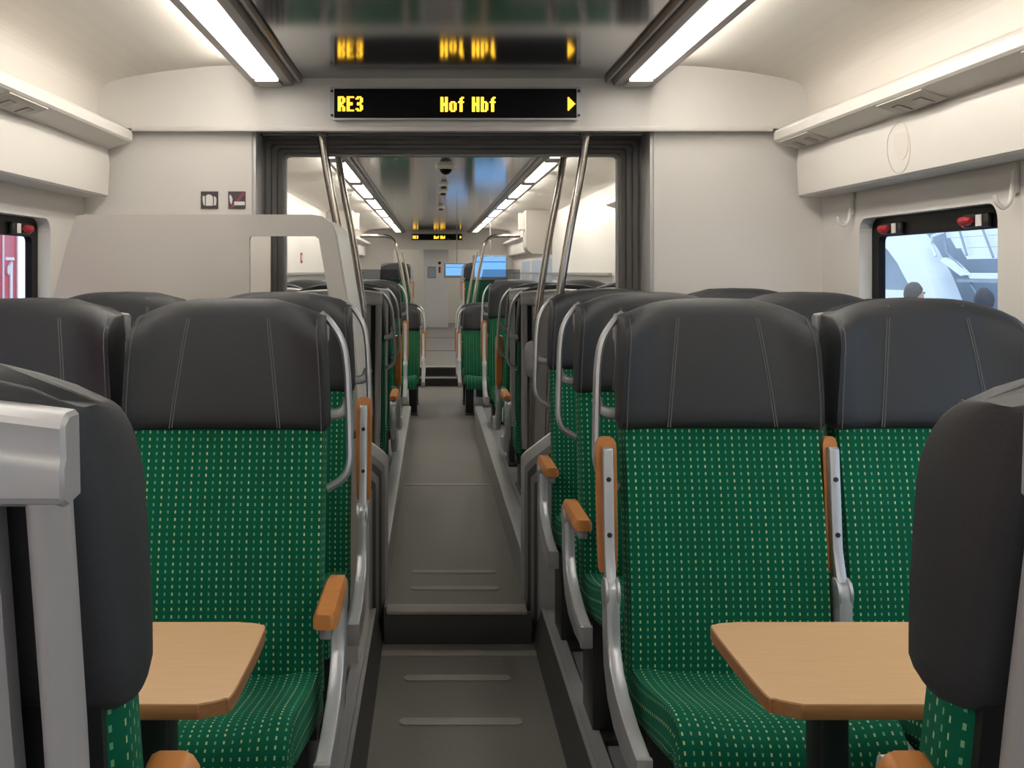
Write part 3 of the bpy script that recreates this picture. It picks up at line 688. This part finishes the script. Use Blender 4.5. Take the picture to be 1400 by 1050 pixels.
# ------------------------------------------------------------------ coat hooks and emergency hammers by the windows
def hook(y, s, label):
    t = thing('coat_hook', (s*1.428, y, 1.50), label, 'hook', 'coat hooks')
    MB().prism(rrect(-0.013, 0.013, -0.01, 0.075, 0.006), lambda p: (0, p[0], p[1]), lambda p: (-s*0.008, p[0], p[1])).build('plate', 'cream_panel', t)
    MB().tube(spline([(-s*0.006, 0, 0.05), (-s*0.012, 0, 0.0), (-s*0.018, 0, -0.03), (-s*0.035, 0, -0.045), (-s*0.052, 0, -0.032), (-s*0.056, 0, -0.012)], 5), 0.007, 8).build('hook', 'cream_rack', t)
hook(3.93, 1, 'small cream coat hook at the window corner near the right bulkhead')
hook(2.83, 1, 'small cream coat hook on the pillar at the right edge')
hook(2.83, -1, 'small coat hook on the left pillar, outside the picture')
def hammer(y, s, label):
    t = thing('emergency_hammer', (s*1.474, y, 1.434), label, 'hammer', 'emergency hammers')
    box('holder', 'black', t, min(0, -s*0.012), max(0, -s*0.012), -0.085, 0.06, -0.02, 0.02, bevel=0.003)
    MB().tube2([(-s*0.022, -0.01, 0), (-s*0.022, 0.01, 0), (-s*0.022, 0.045, 0.0), (-s*0.022, 0.055, 0)], [0.008, 0.013, 0.014, 0.009], 12).build('hammer_head', 'red', t)
    MB().tube([(-s*0.022, 0.03, 0.0), (-s*0.024, 0.03, -0.018)], 0.006, 8).build('hammer_tip', 'red', t)
    box('seal_tag', 'sign_white', t, min(-s*0.014, -s*0.017), max(-s*0.014, -s*0.017), -0.055, -0.025, -0.016, 0.016)
hammer(3.70, 1, 'red emergency hammer above the right window, nearer the bulkhead')
hammer(3.13, 1, 'red emergency hammer above the right window, nearer the frame edge')
hammer(3.70, -1, 'red emergency hammer above the left window')
# ------------------------------------------------------------------ next saloon: walls, door area, screens, far end
for s in (-1, 1):
    a, b = s*1.43, s*1.47
    wf = sbox('wall_far_'+SIDE[s], 'cream_panel', min(a, b), max(a, b), 4.3, YE+6, 0.0, 2.1)
    wf['label'] = 'cream side wall of the next saloon, %s' % SIDE[s]
    a, b = s*1.05, s*1.43
    box('door_surround', 'white_panel', wf, min(s*1.345, b), max(s*1.345, b), 8.27, 13.05, 0.03, 1.985, bevel=0.01)
    box('handrail', 'aluminium', wf, min(s*1.30, s*1.33), max(s*1.30, s*1.33), 8.6, 19.5, 1.25, 1.28, bevel=0.005)
    for y in (9.4, 11.9, 13.9, 16.3): box('rail_bracket', 'aluminium', wf, min(s*1.31, s*1.37), max(s*1.31, s*1.43), y, y+0.04, 1.255, 1.275)
    for y in (13.4, 15.2, 17.0): box('window_pane', 'station_grey', wf, min(s*1.425, s*1.43), max(s*1.425, s*1.43), y, y+1.4, 0.9, 1.45)
    # glass draught screen with inverted-U rail
    t = thing('draught_screen', (s*0.5, 11.0, 0.03), 'glass draught screen in a bent chrome rail, %s side of the far aisle' % SIDE[s], 'screen', 'draught screens')
    pts = spline([(s*0.30, 0, 0.0), (s*0.31, 0, 0.7), (s*0.36, 0, 1.1), (s*0.43, 0, 1.46), (s*0.47, 0, 1.57), (s*0.53, 0, 1.61), (s*0.62, 0, 1.615), (s*0.80, 0, 1.615)], 6)
    o = MB().tube(pts, 0.017, 10).build('rail', 'chrome', t); o.location = (-s*0.5, 0, 0)
    o = MB().tube([(p.x*1.0-s*0.075, 0.02, p.z*0.985) for p in pts[:20]], 0.012, 8).build('inner_rail', 'chrome', t); o.location = (-s*0.5+s*0.03, 0.5, 0)
    pan = [(0.335, 0.0), (0.345, 0.7), (0.385, 1.05), (0.43, 1.28), (0.80, 1.28), (0.80, 0.0)]
    o = MB().prism([(s*a-s*0.5, b) for a, b in pan], XZ(-0.005), XZ(0.005)).build('glass_panel', 'screen_glass', t, smooth=False)
    box('lower_panel', 'shell_grey', t, min(s*-0.14, s*0.3), max(s*-0.14, s*0.3), 0.006, 0.03, 0.0, 0.93)
def monitor(x, y, z, hw, hh, label):
    t = thing('information_screen', (x, y, z), label, 'screen', 'information screens')
    box('bezel', 'shell_grey', t, -hw-0.03, hw+0.03, 0.0, 0.05, -hh-0.04, hh+0.02, bevel=0.006)
    box('display_panel', 'screen_blue', t, -hw, hw, -0.004, 0.0, -hh, hh)
    box('title_band', 'screen_band', t, -hw, hw, -0.006, -0.004, hh*0.42, hh*0.54)
    box('bracket', 'aluminium', t, -0.009, 0.009, 0.03, 0.05, hh, 2.03-z)
monitor(0.745, 15.6, 1.355, 0.22, 0.145, 'larger bright blue information screen hanging right of the far aisle')
monitor(0.36, 19.6, 1.315, 0.20, 0.10, 'smaller blue information screen beyond the far door')
# far end header, closed cabinet wall, end wall
hd = tag(box('wall_far_header', 'cream_panel', None, -1.43, 1.43, YE, YE+0.12, 1.70, 2.1), 'cream header at the far end of the next saloon', None, None, 'structure')
for s in (-1, 1):
    a, b = s*0.80, s*1.43
    tag(sbox('wall_far_end_'+SIDE[s], 'cream_panel', min(a, b), max(a, b), YE+0.02, YE+0.1, 0.2, 1.72), 'cream bulkhead at the far end, %s' % SIDE[s])
tag(sbox('ceiling_end', 'perforated_panel', -1.43, 1.43, YE+0.12, YE+6, 1.98, 2.02), 'low ceiling behind the far header')
for s in (-1, 1):
    t = thing('ceiling_light', (s*0.8, YE+1.4, 1.98), 'lamp added to brighten the end behind the far header, %s side' % SIDE[s], 'ceiling light', 'added end lamps')  # lamp pair added to brighten the dark zone past the header
    box('housing', 'channel_grey', t, -0.05, 0.05, -0.8, 0.8, -0.006, 0.0); box('diffuser', 'lamp', t, -0.038, 0.038, -0.78, 0.78, -0.012, -0.006)
tag(sbox('wall_end', 'white_panel', -1.43, 1.43, YE+2.5, YE+2.6, 0.2, 2.1), 'white wall closing the far end of the train')
t = thing('end_cabinet', (-0.01, YE+0.55, 0.21), 'tall white cabinet wall closing the far end of the aisle', 'cabinet')
box('body', 'cabinet_white', t, -0.235, 0.235, 0.0, 0.5, 0.0, 1.77, bevel=0.006)
box('notice', 'shell_grey', t, -0.16, 0.0, -0.006, 0.0, 0.95, 1.17)
box('notice_sheet', 'station_grey', t, -0.145, -0.015, -0.009, -0.006, 0.97, 1.15)
box('red_label', 'red', t, 0.05, 0.09, -0.005, 0.0, 1.05, 1.17)
MB().cyl((0.07, -0.005, 1.24), (0, 1, 0), 0.03, 0.01, 14).build('lock', 'black', t)
for s in (-1, 1):
    t = thing('overhead_locker', (s*1.2, 13.6, 1.5), 'rounded pale locker below the ceiling past the door area, %s side' % SIDE[s], 'locker', 'overhead lockers')
    MB().prism([(s*(a-1.2), b) for a, b in [(1.04, 0.10), (1.06, 0.04), (1.12, 0.0), (1.42, 0.0), (1.42, 0.52), (1.04, 0.52)]], XZ(-0.5), XZ(-0.02)).build('body', 'warm_grey_panel', t)
    MB().prism([(s*(a-1.2), b) for a, b in [(0.98, 0.30), (1.04, 0.30), (1.04, 0.50), (0.98, 0.50)]], XZ(-0.3), XZ(-0.1)).build('end_cover', 'white_panel', t)
# camera dome and ceiling details of the next saloon
t = thing('dome_camera', (0.015, 7.7, 2.03), 'small white dome camera on the polished ceiling past the portal', 'camera')
MB().cyl((0, 0, -0.012), (0, 0, 1), 0.075, 0.024, 20).build('base', 'white_panel', t)
MB().tube2([(0, 0, -0.024), (0, 0, -0.04), (0, 0, -0.055), (0, 0, -0.062)], [0.045, 0.040, 0.026, 0.008], 16).build('dome', 'black_gloss', t)
for y in (9.3, 10.1, 12.6):
    t = thing('smoke_detector', (0.02, y, 2.03), {9.3: 'first', 10.1: 'second', 12.6: 'third'}[y]+' small round fitting on the polished ceiling behind the dome camera', 'detector', 'ceiling fittings')
    MB().cyl((0, 0, -0.01), (0, 0, 1), 0.045, 0.02, 16).build('base', 'white_panel', t); MB().cyl((0, 0, -0.03), (0, 0, 1), 0.025, 0.02, 14).build('sensor', 'black', t)
# small red notice on the next saloon's wall seen through the partition cut-out
t = thing('warning_sign', (-1.345, 10.6, 1.42), 'small red and white warning sign seen through the partition cut-out', 'sign')
box('plate', 'red', t, 0.0, 0.004, -0.07, 0.07, -0.05, 0.05); box('symbol', 'sign_white', t, 0.004, 0.006, -0.04, 0.04, -0.025, 0.025)
# ------------------------------------------------------------------ outside
for s, nm, x0, x1 in ((1, 'right', 1.9, 40), (-1, 'left', -1.9, -40)):
    tag(sbox('floor_platform_'+nm, 'platform', min(x0, x1), max(x0, x1), -20, 60, -0.75, -0.62), 'grey station platform outside, %s' % nm)
# red coach seen through the left window
t = thing('red_coach', (-4.6, 10.0, -0.6), 'red railway coach with white markings outside the left window', 'train')
box('body_side', 'coach_red', t, -2.4, 0.0, -12.0, 1.98, 0.3, 3.6, bevel=0.03)
for y in (1.93, 1.53, 0.05, -2.2, -4.0): box('panel_line', 'coach_white', t, -0.01, 0.012, y, y+0.025, 0.4, 3.4)
box('class_number', 'coach_white', t, -0.01, 0.012, 1.73, 1.79, 1.45, 1.98)
MB().prism([(1.73, 1.98), (1.79, 1.98), (1.76, 2.0), (1.66, 1.93), (1.66, 1.87), (1.70, 1.85), (1.73, 1.91)], YZ(-0.01), YZ(0.012)).build('class_number_flag', 'coach_white', t, smooth=False)
box('sign_line', 'coach_white', t, -0.01, 0.012, 1.60, 1.84, 2.01, 2.04)
box('underframe', 'black', t, -2.2, -0.1, -11.5, 1.7, 0.0, 0.3)
# pale station hall seen through the right window
t = thing('station_hall', (10.0, 22.0, -0.62), 'pale blue station hall with a white arched rib outside the right window', 'building')
def hall(name, m, pts, x0, x1): return MB().prism([(y-22.0, z+0.62) for y, z in pts], YZ(x0-10.0), YZ(x1-10.0)).build(name, m, t, smooth=False)
hall('rear_wall', 'station_grey', [(8, -0.6), (34, -0.6), (34, 6.0), (8, 6.0)], 11.6, 11.8)
arc_o = [(25.9, 2.75), (25.35, 2.2), (24.89, 1.99), (24.31, 1.776), (23.77, 1.464), (23.51, 1.243), (23.19, 0.996), (22.77, 0.546), (22.4, -0.6)]
arc_i = [(24.4, 2.9), (23.8, 2.38), (23.44, 2.07), (22.94, 1.749), (22.57, 1.41), (22.40, 1.28), (22.27, 1.156), (21.91, 0.735), (21.5, -0.6)]
hall('arched_rib', 'station_white', arc_i+arc_o[::-1], 10.0, 10.5)
hall('dark_glazing', 'station_blue', [(25.3, -0.6), (25.2, 1.0), (25.15, 2.05), (24.9, 2.05), (24.31, 1.83), (23.7, 1.5), (23.2, 1.1), (22.9, 0.6), (22.6, -0.6)], 10.2, 10.35)
hall('sill', 'station_white', [(26.5, 0.45), (26.5, 0.88), (22.4, 0.88), (22.4, 0.45)], 10.1, 10.2)
hall('left_pier', 'station_white', [(25.1, -0.6), (25.9, -0.6), (25.9, 3.0), (25.1, 3.0)], 10.05, 10.3)
for z0, z1, ya in ((1.97, 2.6, 22.6), (1.75, 1.965, 22.2), (1.53, 1.745, 21.75)): hall('canopy_board', 'station_white', [(ya-0.25, z0), (16.5, z0), (16.5, z1), (ya, z1)], 10.4, 10.6)
hall('canopy_brace', 'station_white', [(22.2, 1.5), (22.1, 1.57), (21.8, 1.50), (21.4, 1.32), (21.2, 1.22), (21.35, 1.20), (21.8, 1.36)], 10.2, 10.35)
hall('lower_board', 'station_white', [(21.2, 1.15), (16.5, 1.15), (16.5, 1.26), (21.4, 1.26)], 10.3, 10.45)
hall('canopy_beam', 'station_blue', [(21.6, 1.08), (16.5, 1.08), (16.5, 1.14), (21.6, 1.14)], 10.25, 10.4)
for a, b, c, d in ((22.3, 2.1, 22.1, 1.65), (22.1, 1.65, 21.5, 1.35), (21.5, 1.35, 20.6, 0.6), (20.7, 2.1, 20.3, 1.55), (21.6, 2.1, 21.3, 1.6)):
    o = MB().tube([(10.3-10, a-22, b+0.62), (10.3-10, d and c-22, d+0.62)], 0.022, 6).build('cable', 'station_blue', t)
MB().tube([(10.25-10, q[0]-22, q[1]+0.62) for q in ((22.2, 2.08), (22.65, 2.02), (22.72, 1.85), (22.5, 1.6))], 0.03, 6).build('cable', 'station_white', t)
# two people on the platform: body, hair and clothes
def person(x, y, rz, h, label, hair, top, low):
    t = thing('person', (x, y, -0.62), label, 'person', None, rz); k = h/1.75
    def skin(name, m, V, E, R, sub=2):
        me = bpy.data.meshes.new(name); me.from_pydata([tuple(c*k for c in v) for v in V], E, []); o = link(name, me, t)
        md = o.modifiers.new('skin', 'SKIN'); sk = me.skin_vertices[0].data if me.skin_vertices else None
        if sk is None:
            bm = bmesh.new(); bm.from_mesh(me); bm.verts.layers.skin.verify(); bm.to_mesh(me); bm.free(); sk = me.skin_vertices[0].data
        for i, r in enumerate(R): sk[i].radius = (r[0]*k, r[1]*k); sk[i].use_root = (i == 0)
        sb = o.modifiers.new('sub', 'SUBSURF'); sb.levels = sub; sb.render_levels = sub
        me.materials.append(M[m]); me.polygons.foreach_set('use_smooth', [True]*len(me.polygons)); return o
    V = [(0, 0, 0.95), (0, 0, 1.2), (0, 0, 1.40), (0, 0, 1.50), (0, -0.02, 1.57), (0, -0.015, 1.66), (0, 0, 1.74),
         (0.18, 0, 1.41), (0.23, 0.01, 1.14), (0.24, -0.05, 0.90), (0.24, -0.07, 0.80), (-0.18, 0, 1.41), (-0.23, 0.01, 1.14), (-0.24, -0.05, 0.90), (-0.24, -0.07, 0.80),
         (0.10, 0, 0.88), (0.10, -0.01, 0.48), (0.10, 0.02, 0.08), (0.10, -0.12, 0.04), (-0.10, 0, 0.88), (-0.10, -0.01, 0.48), (-0.10, 0.02, 0.08), (-0.10, -0.12, 0.04)]
    E = [(0,1),(1,2),(2,3),(3,4),(4,5),(5,6),(2,7),(7,8),(8,9),(9,10),(2,11),(11,12),(12,13),(13,14),(0,15),(15,16),(16,17),(17,18),(0,19),(19,20),(20,21),(21,22)]
    R = [(0.13, 0.10), (0.13, 0.10), (0.14, 0.095), (0.052, 0.055), (0.07, 0.085), (0.078, 0.098), (0.05, 0.06), (0.06, 0.06), (0.045, 0.045), (0.036, 0.036), (0.038, 0.028), (0.06, 0.06), (0.045, 0.045), (0.036, 0.036), (0.038, 0.028),
         (0.085, 0.085), (0.058, 0.06), (0.04, 0.045), (0.042, 0.03), (0.085, 0.085), (0.058, 0.06), (0.04, 0.045), (0.042, 0.03)]
    skin('body', 'skin', V, E, R)
    skin('jacket', top, [V[0], V[1], V[2], (0, 0, 1.47), V[7], V[8], V[9], V[11], V[12], V[13]], [(0,1),(1,2),(2,3),(2,4),(4,5),(5,6),(2,7),(7,8),(8,9)],
         [(0.16, 0.125), (0.155, 0.125), (0.16, 0.115), (0.075, 0.075), (0.078, 0.078), (0.062, 0.062), (0.05, 0.05), (0.078, 0.078), (0.062, 0.062), (0.05, 0.05)])
    skin('trousers', low, [V[0], V[15], V[16], V[17], V[19], V[20], V[21]], [(0,1),(1,2),(2,3),(0,4),(4,5),(5,6)],
         [(0.145, 0.115), (0.10, 0.10), (0.075, 0.075), (0.06, 0.065), (0.10, 0.10), (0.075, 0.075), (0.06, 0.065)])
    rr = []
    for i in range(9):
        th = math.radians(8+i*13.5); zc = 1.655+0.128*math.cos(th); r_ = math.sin(th)
        rr.append([(0.094*r_*math.cos(a)*k, (0.018+0.112*r_*math.sin(a)+(0.045*max(0, i-4)/4 if math.sin(a) < -0.2 else 0))*k, ((max(zc, 1.70) if math.sin(a) < -0.45 else (max(zc, 1.655) if math.sin(a) < 0.1 else zc))+0.006*math.sin(5*a+i))*k) for a in [2*PI*j/18 for j in range(18)]])
    MB().loft(rr).build('hair', hair, t)
    for e in (-1, 1):
        o = MB().tube2([(e*0.028*k, -0.10*k, 1.665*k), (e*0.028*k, -0.112*k, 1.665*k)], [0.011*k, 0.004*k], 8).build('eye', 'black', t)
person(5.2, 12.0, 1.9, 1.76, 'person with brown hair standing outside the right window, left of the other', 'hair_brown', 'cloth_navy', 'cloth_grey')
person(5.2, 10.5, 2.7, 1.72, 'person with dark hair outside the right window, farther right', 'hair_dark', 'cloth_grey', 'cloth_navy')
